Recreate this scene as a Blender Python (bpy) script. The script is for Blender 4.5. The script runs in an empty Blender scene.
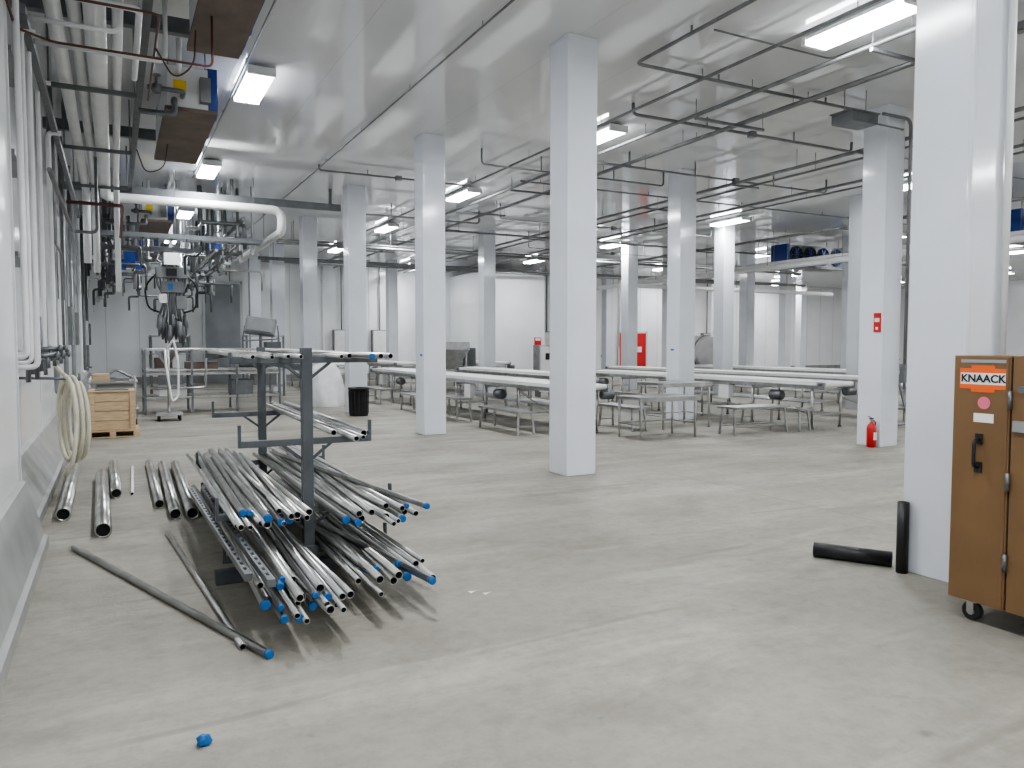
import bpy, bmesh, math, random
from mathutils import Vector, Matrix, Quaternion
random.seed(7)
S = bpy.context.scene
CAMH = 1.6
CEIL = 5.29

# ------------------------------------------------------------------ materials
def mat(name, col, rough=0.5, metal=0.0, var=0.0, scale=3.0, bump=0.0, bscale=40.0, emit=0.0, stretch=(1,1,1), spec=0.5):
    m = bpy.data.materials.new(name); m.use_nodes = True
    nt = m.node_tree; N = nt.nodes; L = nt.links
    p = N['Principled BSDF']
    p.inputs['Base Color'].default_value = (*col, 1)
    p.inputs['Roughness'].default_value = rough
    p.inputs['Metallic'].default_value = metal
    p.inputs['Specular IOR Level'].default_value = spec
    tc = N.new('ShaderNodeTexCoord'); mp = N.new('ShaderNodeMapping')
    mp.inputs['Scale'].default_value = stretch
    L.new(tc.outputs['Object'], mp.inputs['Vector'])
    n = N.new('ShaderNodeTexNoise'); n.inputs['Scale'].default_value = scale; n.inputs['Detail'].default_value = 4
    L.new(mp.outputs['Vector'], n.inputs['Vector'])
    cr = N.new('ShaderNodeValToRGB')
    v = max(var, 0.02)
    cr.color_ramp.elements[0].position = 0.3; cr.color_ramp.elements[1].position = 0.7
    cr.color_ramp.elements[0].color = (*[c*(1-v) for c in col], 1)
    cr.color_ramp.elements[1].color = (*[min(1, c*(1+v)) for c in col], 1)
    L.new(n.outputs['Fac'], cr.inputs['Fac']); L.new(cr.outputs['Color'], p.inputs['Base Color'])
    if bump > 0:
        n2 = N.new('ShaderNodeTexNoise'); n2.inputs['Scale'].default_value = bscale
        L.new(tc.outputs['Object'], n2.inputs['Vector'])
        b = N.new('ShaderNodeBump'); b.inputs['Strength'].default_value = bump; b.inputs['Distance'].default_value = 0.01
        L.new(n2.outputs['Fac'], b.inputs['Height']); L.new(b.outputs['Normal'], p.inputs['Normal'])
    if emit > 0:
        p.inputs['Emission Color'].default_value = (*col, 1); p.inputs['Emission Strength'].default_value = emit
    return m

M = {}
M['white'] = mat('white_gloss_panel', (0.82, 0.835, 0.85), 0.2, 0, 0.03, 1.2, 0.05, 5)
M['col'] = mat('column_gloss_panel', (0.71, 0.735, 0.785), 0.12, 0, 0.04, 1.5, 0.14, 3)
M['curb'] = mat('curb_grey', (0.30, 0.305, 0.295), 0.45, 0, 0.18, 2.5, 0.1, 8)
M['pipew'] = mat('pipe_white_insulation', (0.76, 0.77, 0.77), 0.35, 0, 0.05, 4)
M['steel'] = mat('stainless_steel', (0.48, 0.48, 0.48), 0.3, 1.0, 0.15, 6)
M['drum'] = mat('brushed_drum_steel', (0.62, 0.62, 0.63), 0.5, 0.6, 0.1, 3)
M['steel2'] = mat('stainless_tube', (0.50, 0.50, 0.485), 0.3, 1.0, 0.22, 5)
M['steeld'] = mat('dull_steel', (0.20, 0.21, 0.22), 0.45, 0.8, 0.15, 5)
M['galv'] = mat('galvanised_conduit', (0.24, 0.245, 0.25), 0.45, 0.7, 0.15, 5)
M['rack'] = mat('rack_grey_paint', (0.10, 0.11, 0.12), 0.5, 0.2, 0.15, 8)
M['dark'] = mat('dark_bore', (0.02, 0.02, 0.02), 0.8)
M['black'] = mat('black_plastic', (0.018, 0.018, 0.02), 0.4)
M['blue'] = mat('blue_cap', (0.008, 0.12, 0.36), 0.45)
M['blued'] = mat('blue_paint', (0.015, 0.05, 0.24), 0.4)
M['navy'] = mat('navy_fan', (0.012, 0.02, 0.06), 0.4)
M['belt'] = mat('white_belt', (0.86, 0.86, 0.85), 0.35, 0, 0.03, 6)
M['tan'] = mat('tan_enamel', (0.185, 0.107, 0.050), 0.38, 0, 0.10, 3, 0.08, 60)
M['orange'] = mat('orange_decal', (0.80, 0.13, 0.02), 0.5)
M['pink'] = mat('pink_sticker', (0.70, 0.16, 0.25), 0.6)
M['paper'] = mat('white_sticker', (0.8, 0.8, 0.78), 0.6)
M['red'] = mat('red_paint', (0.55, 0.02, 0.02), 0.35)
M['redp'] = mat('copper_red_pipe', (0.11, 0.04, 0.035), 0.5)
M['wood'] = mat('crate_wood', (0.55, 0.41, 0.26), 0.7, 0, 0.2, 6, 0.1, 30, stretch=(1, 1, 8))
M['woodd'] = mat('brown_pan', (0.15, 0.115, 0.095), 0.5, 0.3, 0.25, 3)
M['hose'] = mat('cream_hose', (0.68, 0.65, 0.52), 0.5, 0, 0.06, 8)
M['yellow'] = mat('yellow_label', (0.85, 0.6, 0.03), 0.5)
M['rubber'] = mat('rubber_wheel', (0.03, 0.03, 0.03), 0.6)
M['lens'] = mat('light_lens', (0.96, 0.98, 1.0), 0.3, 0, 0.0, emit=20)
M['gdoor'] = mat('grey_panel', (0.30, 0.32, 0.34), 0.4, 0, 0.08, 2)
M['plastic'] = mat('white_plastic_film', (0.78, 0.79, 0.80), 0.3, 0, 0.08, 6, 0.5, 9)
M['trim'] = mat('seam_trim', (0.58, 0.59, 0.60), 0.35)

def ceiling_mat():
    m = bpy.data.materials.new('ceiling_gloss_panel'); m.use_nodes = True
    nt = m.node_tree; N = nt.nodes; L = nt.links; p = N['Principled BSDF']
    tc = N.new('ShaderNodeTexCoord')
    br = N.new('ShaderNodeTexBrick'); br.offset = 0
    br.inputs['Color1'].default_value = (0.72, 0.735, 0.75, 1); br.inputs['Color2'].default_value = (0.70, 0.715, 0.73, 1)
    br.inputs['Mortar'].default_value = (0.58, 0.59, 0.60, 1)
    br.inputs['Scale'].default_value = 1; br.inputs['Mortar Size'].default_value = 0.005
    br.inputs['Brick Width'].default_value = 12; br.inputs['Row Height'].default_value = 1.17
    mp = N.new('ShaderNodeMapping'); mp.inputs['Rotation'].default_value = (0, 0, math.pi/2)
    L.new(tc.outputs['Object'], mp.inputs['Vector']); L.new(mp.outputs['Vector'], br.inputs['Vector'])
    L.new(br.outputs['Color'], p.inputs['Base Color'])
    p.inputs['Roughness'].default_value = 0.06
    p.inputs['Specular IOR Level'].default_value = 0.85
    n = N.new('ShaderNodeTexNoise'); n.inputs['Scale'].default_value = 1.1; n.inputs['Detail'].default_value = 2
    L.new(tc.outputs['Object'], n.inputs['Vector'])
    b = N.new('ShaderNodeBump'); b.inputs['Strength'].default_value = 0.16; b.inputs['Distance'].default_value = 0.02
    L.new(n.outputs['Fac'], b.inputs['Height']); L.new(b.outputs['Normal'], p.inputs['Normal'])
    return m
M['ceil'] = ceiling_mat()

def floor_mat():
    m = bpy.data.materials.new('worn_concrete_floor'); m.use_nodes = True
    nt = m.node_tree; N = nt.nodes; L = nt.links; p = N['Principled BSDF']
    tc = N.new('ShaderNodeTexCoord')
    def noise(scale, detail, rot, sc, rough=0.55, dist=0.0):
        mp = N.new('ShaderNodeMapping'); mp.inputs['Rotation'].default_value = (0, 0, rot); mp.inputs['Scale'].default_value = sc
        n = N.new('ShaderNodeTexNoise'); n.inputs['Scale'].default_value = scale; n.inputs['Detail'].default_value = detail
        n.inputs['Roughness'].default_value = rough; n.inputs['Distortion'].default_value = dist
        L.new(tc.outputs['Object'], mp.inputs['Vector']); L.new(mp.outputs['Vector'], n.inputs['Vector'])
        return n
    def ramp(n, a, ca, b, cb):
        r = N.new('ShaderNodeValToRGB'); r.color_ramp.elements[0].position = a; r.color_ramp.elements[1].position = b
        r.color_ramp.elements[0].color = (*ca, 1); r.color_ramp.elements[1].color = (*cb, 1)
        L.new(n.outputs['Fac'], r.inputs['Fac']); return r
    def mix(kind, fac, a, b):
        x = N.new('ShaderNodeMix'); x.data_type = 'RGBA'; x.blend_type = kind
        if isinstance(fac, float): x.inputs[0].default_value = fac
        else: L.new(fac, x.inputs[0])
        L.new(a, x.inputs[6])
        if isinstance(b, tuple): x.inputs[7].default_value = b
        else: L.new(b, x.inputs[7])
        return x.outputs[2]
    # broad blotches, soft and matte
    base = ramp(noise(0.30, 7, 0.3, (1, 1.3, 1), 0.62, 0.2), 0.34, (0.262, 0.247, 0.212), 0.66, (0.335, 0.318, 0.278))
    # pale worn squeegee bands, low contrast
    st = ramp(noise(0.55, 8, 0.18, (0.45, 2.3, 1), 0.70, 0.35), 0.50, (0, 0, 0), 0.66, (1, 1, 1))
    c = mix('MIX', st.outputs['Color'], base.outputs['Color'], (0.42, 0.40, 0.35, 1))
    c = mix('MIX', 0.75, base.outputs['Color'], c)
    # darker stains
    st2 = ramp(noise(0.8, 9, -0.6, (1, 1.2, 1), 0.75, 0.2), 0.36, (0.78, 0.77, 0.745), 0.52, (1, 1, 1))
    c = mix('MULTIPLY', 0.85, c, st2.outputs['Color'])
    # grit
    sp = ramp(noise(11, 9, 0, (1, 1, 1), 0.8), 0.36, (0.80, 0.795, 0.78), 0.56, (1, 1, 1))
    c = mix('MULTIPLY', 0.75, c, sp.outputs['Color'])
    # small drips
    spot = ramp(noise(4.5, 3, 0, (1, 1, 1), 0.5), 0.25, (0.6, 0.59, 0.56), 0.31, (1, 1, 1))
    c = mix('MULTIPLY', 0.6, c, spot.outputs['Color'])
    # trolley scuffs: thin near-straight arcs
    wv = N.new('ShaderNodeTexWave'); wv.wave_type = 'RINGS'; wv.inputs['Scale'].default_value = 0.35; wv.inputs['Distortion'].default_value = 3.0; wv.inputs['Detail'].default_value = 3; wv.inputs['Detail Scale'].default_value = 0.6
    L.new(tc.outputs['Object'], wv.inputs['Vector'])
    wr = ramp(wv, 0.0, (1, 1, 1), 0.012, (0, 0, 0))
    msk = ramp(noise(0.9, 4, 0, (1, 1, 1)), 0.5, (0, 0, 0), 0.6, (1, 1, 1))
    wm = mix('MULTIPLY', 1.0, wr.outputs['Color'], msk.outputs['Color'])
    dk = mix('MIX', wm, c, (0.17, 0.16, 0.14, 1)); c = mix('MIX', 0.45, c, dk)
    sx = N.new('ShaderNodeSeparateXYZ'); L.new(tc.outputs['Object'], sx.inputs[0])
    def joint(out, off, period, w):
        a = N.new('ShaderNodeMath'); a.operation = 'SUBTRACT'; L.new(out, a.inputs[0]); a.inputs[1].default_value = off
        b = N.new('ShaderNodeMath'); b.operation = 'PINGPONG'; L.new(a.outputs[0], b.inputs[0]); b.inputs[1].default_value = period/2
        d = N.new('ShaderNodeMath'); d.operation = 'LESS_THAN'; L.new(b.outputs[0], d.inputs[0]); d.inputs[1].default_value = w
        return d.outputs[0]
    j1 = joint(sx.outputs['X'], 6.1-22.55, 11.5, 0.009); j2 = joint(sx.outputs['Y'], 10.4-14.25, 9.6, 0.009)
    mx = N.new('ShaderNodeMath'); mx.operation = 'MAXIMUM'; L.new(j1, mx.inputs[0]); L.new(j2, mx.inputs[1])
    ml = N.new('ShaderNodeMath'); ml.operation = 'MULTIPLY'; L.new(mx.outputs[0], ml.inputs[0]); ml.inputs[1].default_value = 0.6
    c = mix('MIX', ml.outputs[0], c, (0.14, 0.13, 0.11, 1))
    L.new(c, p.inputs['Base Color'])
    rr = ramp(noise(1.0, 6, 0.25, (0.7, 1.8, 1), 0.65), 0.35, (0.45, 0.45, 0.45), 0.65, (0.72, 0.72, 0.72))
    L.new(rr.outputs['Color'], p.inputs['Roughness'])
    p.inputs['Specular IOR Level'].default_value = 0.35
    bn = noise(30, 4, 0, (1, 1, 1)); b = N.new('ShaderNodeBump'); b.inputs['Strength'].default_value = 0.2; b.inputs['Distance'].default_value = 0.01
    L.new(bn.outputs['Fac'], b.inputs['Height']); L.new(b.outputs['Normal'], p.inputs['Normal'])
    return m
M['floor'] = floor_mat()

# ------------------------------------------------------------------ mesh builder
class B:
    def __init__(s, name): s.name = name; s.v = []; s.f = []; s.fm = []; s.sm = []; s.mats = []
    def mi(s, k):
        if k not in s.mats: s.mats.append(k)
        return s.mats.index(k)
    def face(s, idx, k, smooth=False): s.f.append(idx); s.fm.append(s.mi(k)); s.sm.append(smooth)
    def box(s, x0, x1, y0, y1, z0, z1, k, rot=None, piv=None):
        o = len(s.v)
        P = [Vector(c) for c in ((x0,y0,z0),(x1,y0,z0),(x1,y1,z0),(x0,y1,z0),(x0,y0,z1),(x1,y0,z1),(x1,y1,z1),(x0,y1,z1))]
        if rot is not None:
            pv = Vector(piv) if piv else Vector(((x0+x1)/2,(y0+y1)/2,(z0+z1)/2)); P = [rot @ (p-pv) + pv for p in P]
        s.v += P
        for q in ((0,3,2,1),(4,5,6,7),(0,1,5,4),(1,2,6,5),(2,3,7,6),(3,0,4,7)): s.face(tuple(o+i for i in q), k)
        return s
    def bar(s, p, q, w, h, k):
        p = Vector(p); q = Vector(q); d = (q-p).normalized()
        up = Vector((0,0,1)) if abs(d.z) < 0.95 else Vector((0,1,0))
        a = d.cross(up).normalized()*(w/2); b = a.cross(d).normalized()*(h/2)
        o = len(s.v)
        for c in (p, q):
            for (i, j) in ((-1,-1),(1,-1),(1,1),(-1,1)): s.v.append(c + a*i + b*j)
        for f in ((0,1,2,3),(7,6,5,4),(0,4,5,1),(1,5,6,2),(2,6,7,3),(3,7,4,0)): s.face(tuple(o+i for i in f), k)
        return s
    def ring(s, c, a, b, r, n):
        o = len(s.v)
        for i in range(n):
            t = 2*math.pi*i/n; s.v.append(c + a*(math.cos(t)*r) + b*(math.sin(t)*r))
        return o
    def lathe(s, base, axis, prof, k, n=16):
        base = Vector(base); d = Vector(axis).normalized()
        up = Vector((0,0,1)) if abs(d.z) < 0.9 else Vector((1,0,0))
        a = d.cross(up).normalized(); b = a.cross(d).normalized()
        prev = None
        for pr in prof:
            r, h = pr[0], pr[1]; kk = pr[2] if len(pr) > 2 else k
            o = s.ring(base + d*h, a, b, max(r, 1e-4), n)
            if prev is not None:
                for i in range(n): s.face((prev+i, prev+(i+1)%n, o+(i+1)%n, o+i), kk, True)
            else: s.face(tuple(o+i for i in range(n)), kk)
            prev = o
        s.face(tuple(prev+i for i in reversed(range(n))), prof[-1][2] if len(prof[-1])>2 else k)
        return s
    def cyl(s, p, q, r, k, n=12):
        p = Vector(p); q = Vector(q); return s.lathe(p, q-p, [(r, 0), (r, (q-p).length)], k, n)
    def pipe(s, p, q, r, k, n=12, bore='dark', cap=None):
        p = Vector(p); q = Vector(q); l = (q-p).length; t = r*0.82
        if cap:
            s.lathe(p, q-p, [(r*0.8, -0.004, cap), (r*1.05, -0.002, cap), (r*1.05, 0.022, cap), (r, 0.023, cap), (r, l, k), (t, l, k), (t, l-0.03, bore)], k, n)
        else:
            s.lathe(p, q-p, [(t, 0.04, bore), (t, 0, bore), (r, 0, k), (r, l, k), (t, l, k), (t, l-0.03, bore)], k, n)
        return s
    def tube(s, pts, r, k, n=10, fil=0.0, seg=5):
        P = [Vector(p) for p in pts]
        if fil > 0 and len(P) > 2:
            Q = [P[0]]
            for i in range(1, len(P)-1):
                a, b, c = P[i-1], P[i], P[i+1]
                f = min(fil, (a-b).length*0.48, (c-b).length*0.48)
                A = b + (a-b).normalized()*f; C = b + (c-b).normalized()*f
                for j in range(seg+1):
                    t = j/seg; Q.append(A*(1-t)**2 + b*2*t*(1-t) + C*t*t)
            Q.append(P[-1]); P = Q
        d0 = (P[1]-P[0]).normalized()
        up = Vector((0,0,1)) if abs(d0.z) < 0.9 else Vector((1,0,0))
        a = d0.cross(up).normalized(); prev = None; pd = d0
        for i, p in enumerate(P):
            if i == 0: d = d0
            elif i == len(P)-1: d = (P[i]-P[i-1]).normalized()
            else: d = ((P[i]-P[i-1]).normalized() + (P[i+1]-P[i]).normalized()).normalized()
            q = pd.rotation_difference(d); a = (q @ a).normalized(); pd = d
            b = a.cross(d).normalized()
            o = s.ring(p, a, b, r, n)
            if prev is not None:
                for j in range(n): s.face((prev+j, prev+(j+1)%n, o+(j+1)%n, o+j), k, True)
            else: s.face(tuple(o+j for j in range(n)), k)
            prev = o
        s.face(tuple(prev+j for j in reversed(range(n))), k)
        return s
    def done(s, bevel=0.0, parent=None):
        xs = [p.x for p in s.v]; ys = [p.y for p in s.v]; zs = [p.z for p in s.v]
        c = Vector(((min(xs)+max(xs))/2, (min(ys)+max(ys))/2, min(zs)))
        me = bpy.data.meshes.new(s.name)
        me.from_pydata([tuple(p-c) for p in s.v], [], s.f)
        for k in s.mats: me.materials.append(M[k])
        me.polygons.foreach_set('material_index', s.fm); me.polygons.foreach_set('use_smooth', s.sm)
        me.update()
        bm = bmesh.new(); bm.from_mesh(me); bmesh.ops.recalc_face_normals(bm, faces=bm.faces); bm.to_mesh(me); bm.free()
        ob = bpy.data.objects.new(s.name, me); ob.location = c
        S.collection.objects.link(ob)
        if bevel > 0:
            md = ob.modifiers.new('bevel', 'BEVEL'); md.width = bevel; md.segments = 2; md.limit_method = 'ANGLE'; md.angle_limit = 0.9
        if parent is not None:
            ob.parent = parent; ob.matrix_parent_inverse = parent.matrix_world.inverted()
        return ob

def empty(name, loc):
    e = bpy.data.objects.new(name, None); e.location = loc; S.collection.objects.link(e)
    bpy.context.view_layer.update(); return e

XW, YW0, YW1, XE = -0.9, -6.0, 34.5, 46.0
CT = CEIL-0.004
# ------------------------------------------------------------------ shell
b = B('floor'); b.box(XW-0.3, XE+0.3, YW0-0.3, YW1+0.3, -0.2, 0, 'floor'); f = b.done()
b = B('ceiling'); b.box(XW-0.3, XE+0.3, YW0-0.3, YW1+0.3, CEIL, CEIL+0.2, 'ceil'); b.done()
b = B('wall_left'); b.box(XW-0.3, XW, YW0, YW1, 0, CEIL, 'white')
b.box(XW, -0.68, YW0, 7.0, 0, CEIL, 'white')
b.box(-0.68, -0.665, 6.93, 7.0, 0.5, CEIL, 'trim')
for y in (1.2, 3.6): b.box(-0.68, -0.672, y, y+0.05, 0.5, CEIL, 'trim')
for y in range(9, 34, 3): b.box(XW, XW+0.008, y, y+0.05, 0.5, CEIL, 'trim')
b.done()
b = B('wall_far'); b.box(XW, XE, YW1, YW1+0.3, 0, CEIL, 'white')
for i in range(0, 38): b.box(XW+1.2*i+0.6, XW+1.2*i+0.63, YW1-0.006, YW1, 0.3, CEIL, 'trim')
b.done()
b = B('wall_right'); b.box(XE, XE+0.3, YW0, YW1, 0, CEIL, 'white'); b.done()
b = B('wall_back'); b.box(XW, XE, YW0-0.3, YW0, 0, CEIL, 'white'); b.done()
def curb(name, x0, xb, y0, y1, h):
    b = B(name)
    for y in (y0, y1):
        for (x, z) in ((x0, 0), (xb, 0), (xb, 0.09), (xb-0.03, 0.11), (x0+0.04, h-0.02), (x0, h)): b.v.append(Vector((x, y, z)))
    b.face((0,1,2,3,4,5), 'curb'); b.face((11,10,9,8,7,6), 'curb')
    for i in range(6): b.face((i, (i+1)%6, 6+(i+1)%6, 6+i), 'curb')
    return b.done()
curb('baseboard_left', -0.68, -0.50, YW0, 7.0, 0.55)
curb('baseboard_left_rear', -0.9, -0.62, 7.0, YW1, 0.5)
b = B('baseboard_far'); b.box(XW+0.3, XE, YW1-0.12, YW1, 0, 0.3, 'curb'); b.done()

# ------------------------------------------------------------------ columns
cs = 0.21
def column(x, y):
    b = B('column'); b.box(x-cs, x+cs, y-cs, y+cs, 0, CEIL, 'col')
    b.box(x-cs-0.004, x-cs+0.03, y-cs-0.004, y-cs+0.03, 0.02, CEIL-0.01, 'col')
    b.box(x-cs-0.006, x+cs+0.006, y-cs-0.006, y+cs+0.006, CEIL-0.03, CEIL, 'col')
    return b.done(0.008)
COLY = [3.24+4.8*k for k in range(-1, 7)]
for xi, x in enumerate((5.05, 10.8, 16.5, 22.2, 29.5, 36)):
    for y in COLY:
        if xi == 2 and y > 31: continue
        column(5.14 if (xi == 0 and 3 < y < 4) else x, y)

# ------------------------------------------------------------------ lights
DZ = -0.085
def fixture(x, y):
    root = empty('ceiling_light_fixture', (x, y, 5.3+DZ))
    b = B('housing')
    b.box(x-0.17, x+0.17, y-0.66, y+0.66, 5.285+DZ, 5.33+DZ, 'pipew')
    b.box(x-0.18, x+0.18, y-0.69, y-0.63, 5.225+DZ, 5.33+DZ, 'pipew'); b.box(x-0.18, x+0.18, y+0.63, y+0.69, 5.225+DZ, 5.33+DZ, 'pipew')
    for yy in (y-0.5, y+0.5): b.cyl((x, yy, 5.33+DZ), (x, yy, CT), 0.012, 'galv', 8)
    b.done(0.004, root)
    b = B('lens')
    b.box(x-0.165, x-0.008, y-0.63, y+0.63, 5.22+DZ, 5.285+DZ, 'lens'); b.box(x+0.008, x+0.165, y-0.63, y+0.63, 5.22+DZ, 5.285+DZ, 'lens')
    b.done(0.012, root)
    l = bpy.data.lights.new('lamp', 'AREA'); l.shape = 'RECTANGLE'; l.size = 0.28; l.size_y = 1.2
    l.energy = 70; l.color = (0.95, 0.98, 1.0)
    o = bpy.data.objects.new('lamp', l); S.collection.objects.link(o); o.location = (0, 0, -0.09); o.parent = root
for x in (1.8, 7.5, 16.0, 23.0, 31.0, 39.5):
    for y in (-3.5, 1.0 if x > 5 else 1.4, 5.9, 11.2, 16.9, 22.7, 28.6):
        if x < 5 and 5 < y < 6: y = 5.6
        fixture(x, y)
for x in (11.8, 27, 35): fixture(x, 32.6)  # extra fixtures, added only to brighten the far wall

# ------------------------------------------------------------------ ceiling conduits
def hang(b, x, y, z, r=0.006):
    b.cyl((x, y, z), (x, y, CT), r, 'galv', 6)
b = B('ceiling_conduit_run')
for (x, z, r, y0) in ((1.58, 5.2, 0.014, -5), (3.8, 5.22, 0.014, -5), (7.05, 5.15, 0.022, -5), (7.95, 5.1, 0.032, -5), (8.75, 5.05, 0.038, -5),
                   (9.05, 5.15, 0.022, -5), (11.5, 4.95, 0.034, -5), (12.0, 4.95, 0.022, -5), (14.0, 5.05, 0.032, -5), (14.5, 5.05, 0.022, -5), (18.5, 4.95, 0.045, -5), (19.0, 5.05, 0.025, -5), (24.5, 4.95, 0.04, -5)):
    ye = 17.9 if x < 2 else 33.9
    b.cyl((x, y0, z), (x, ye, z), r, 'galv', 8)
    y = y0+1
    while y < ye: hang(b, x, y, z); y += 2.4
for y in range(-3, 33, 3):
    b.box(7.8, 9.2, y-0.02, y+0.02, 4.98, 5.02, 'galv'); hang(b, 7.82, y, 5.0); hang(b, 9.18, y, 5.0)
    b.box(11.35, 12.15, y-0.02, y+0.02, 4.89, 4.93, 'galv')
    b.box(18.3, 19.2, y-0.02, y+0.02, 4.88, 4.92, 'galv')
b.done()
b = B('ceiling_conduit_branch')
b.tube([(6.0, -5, 5.2), (6.0, 8.07, 5.2), (10.55, 8.07, 5.2)], 0.024, 'galv', 8, 0.12)
for y in (-2, 1, 4, 7): hang(b, 6.0, y, 5.2, 0.015)
for x in (7.4, 9.5): hang(b, x, 8.07, 5.2, 0.015)
b.tube([(6.25, 6.9, 5.25), (8.2, 6.9, 5.25), (8.2, 3.0, 5.25)], 0.012, 'galv', 8, 0.1)
b.done()
b = B('ceiling_conduit_branch')
rc = random.Random(9)
for (x0, x1, y, z) in ((6.2, 10.5, 13.1, 5.0), (7.1, 12.0, 9.6, 5.12), (8.8, 14.2, 12.0, 5.0), (3.8, 7.2, 15.8, 5.18), (9.0, 16.2, 17.9, 4.9), (11.2, 16.2, 8.6, 4.8), (5.4, 9.0, 19.2, 4.95), (12, 18.6, 21.8, 4.75), (7.2, 10.7, 5.0, 5.1)):
    b.tube([(x0, y, CT), (x0, y, z), (x1, y, z), (x1, y, CT)], rc.choice([0.014, 0.02, 0.026]), 'galv', 8, 0.08)
    for t in (0.3, 0.7): b.bar((x0+(x1-x0)*t, y, z), (x0+(x1-x0)*t, y, CT), 0.02, 0.02, 'galv')
    xm = (x0+x1)/2; b.box(xm-0.06, xm+0.06, y-0.05, y+0.05, z-0.05, z+0.05, 'galv')
b.done()
b = B('ceiling_cross_pipe')
for (y, z, x0, x1, r) in ((23.2, 4.62, 4.3, 26, 0.045), (23.5, 4.75, 4.3, 26, 0.025), (20.2, 4.85, 8, 30, 0.03), (26.5, 4.5, 4.3, 30, 0.06), (14.9, 5.2, 8, 28, 0.02), (30.2, 4.8, 5, 30, 0.05)):
    b.cyl((x0, y, z), (x1, y, z), r, 'galv', 8)
    x = x0+0.5
    while x < x1: hang(b, x, y, z, 0.01); x += 3
b.done()
b = B('overhead_white_pipe_run')
b.tube([(19.7, 3, 4.2), (19.7, 30, 4.2)], 0.09, 'pipew', 10)
b.tube([(20.0, 3, 4.38), (20.0, 28, 4.38), (20.0, 28, 1.5)], 0.06, 'pipew', 10, 0.2)
for y in range(4, 30, 3):
    hang(b, 19.7, y, 4.2, 0.01); hang(b, 20.0, y, 4.38, 0.01)
b.tube([(17.9, 24.9, 3.98), (30, 24.9, 3.98)], 0.09, 'pipew', 10)
for x in range(18, 30, 3): hang(b, x, 24.9, 3.98, 0.01)
b.done()
b = B('hanging_junction_box')
b.box(9.25, 9.8, 7.4, 7.75, 4.76, 4.90, 'steeld'); b.box(9.23, 9.82, 7.38, 7.77, 4.90, 4.92, 'galv')
for x in (9.3, 9.75):
    b.cyl((x, 7.57, 4.92), (x, 7.57, CT), 0.008, 'galv', 6)
b.tube([(9.8, 7.57, 4.84), (10.6, 7.57, 4.84), (10.6, 7.6, 4.84)], 0.015, 'galv', 8)
b.done(0.006)
b = B('column_conduit')
b.tube([(10.4, 7.77, 5.1), (11.06, 7.77, 5.1), (11.06, 7.77, 0.9)], 0.025, 'galv', 8, 0.15)
b.box(11.015, 11.1, 7.74, 7.83, 1.0, 1.3, 'galv')
b.done()
b = B('column_conduit'); b.tube([(5.28, 3.0, CT), (5.28, 3.0, 1.0)], 0.022, 'pipew', 8); b.done()

# ------------------------------------------------------------------ left overhead pipes
b = B('insulated_pipe_run')
for i, (x, z, r) in enumerate(((-0.42, 4.62, 0.07), (-0.26, 4.70, 0.06), (-0.09, 4.62, 0.085), (0.10, 4.75, 0.05))):
    if i == 2:
        b.tube([(x, -5, z), (x, 17.7, z), (3.4, 17.7, z), (3.4, 17.7, 4.15), (3.4, 29, 4.15)], 0.095, 'pipew', 14, 0.22, 7)
    else:
        b.tube([(x, -5, z), (x, 17.1-i*0.3, z), (x, 17.1-i*0.3, 3.2-0.2*i)], r, 'pipew', 12, 0.2)
for y in (1, 4, 7, 10, 13, 16):
    b.box(-0.6, 0.3, y-0.02, y+0.02, 4.47, 4.52, 'steeld')
    for x in (-0.58, 0.28): b.cyl((x, y, 4.47), (x, y, CT), 0.012, 'galv', 6)
for (x, y) in ((1.2, 17.7), (2.8, 17.7)): b.cyl((x, y, 4.6), (x, y, CT), 0.008, 'galv', 6)
for y in (20, 23, 26): b.cyl((3.4, y, 4.1), (3.4, y, CT), 0.008, 'galv', 6)
b.done()
b = B('steel_support_frame')
for (y, z) in ((18.1, 4.85), (8.9, 4.95), (13.6, 4.95)):
    x1 = 4.84 if y > 18 else 1.35
    b.box(-0.88, x1, y-0.05, y+0.05, z-0.08, z+0.08, 'steeld')
    for x in ([0.0, 2.4, 4.6] if y > 18 else [-0.6, 1.3]): b.box(x-0.03, x+0.03, y-0.03, y+0.03, z, CT, 'steeld')
b.box(0.32, 0.4, 4, 18.1, 4.83, 4.93, 'steeld')
b.box(-0.62, -0.56, 7.2, 18.1, 4.2, 4.28, 'steeld')
b.done()

b = B('wall_mounted_pipe')
for (x, y, r, zt, zb) in ((-0.62, 7.15, 0.024, 4.38, 1.5), (-0.62, 7.55, 0.018, 4.2, 1.45), (-0.62, 8.1, 0.026, 4.35, 1.4), (-0.64, 9.3, 0.022, 4.3, 1.55), (-0.66, 11.0, 0.03, 4.2, 1.4)):
    b.tube([(-0.52, y, zt), (x, y, zt), (x, y, zb), (-0.9, y, zb)], r, 'pipew', 10, 0.06)
b.tube([(-0.62, 7.15, 4.38), (0.25, 7.15, 4.38), (0.25, 9.0, 4.38)], 0.028, 'pipew', 10, 0.08)
b.tube([(-0.62, 7.4, 4.25), (0.1, 7.4, 4.25), (0.1, 7.4, 4.55)], 0.02, 'pipew', 10, 0.08)
b.tube([(-0.62, 8.1, 4.3), (0.5, 8.1, 4.3), (0.5, 8.1, 5.2)], 0.022, 'pipew', 10, 0.08)
for (y, z) in ((7.2, 3.9), (7.2, 3.1), (7.2, 2.3)):
    b.box(-0.9, -0.66, y-0.02, y+1.0, z, z+0.04, 'galv')
b.tube([(-0.5, 7.1, 4.35), (0.4, 7.1, 4.35), (0.4, 9.6, 4.35)], 0.012, 'redp', 8, 0.1)
b.tube([(-0.64, 6.0, 4.12), (-0.64, 7.3, 4.12), (-0.4, 7.5, 4.12), (0.85, 7.5, 4.12), (0.85, 7.5, 4.57)], 0.011, 'redp', 8, 0.06)
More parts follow.
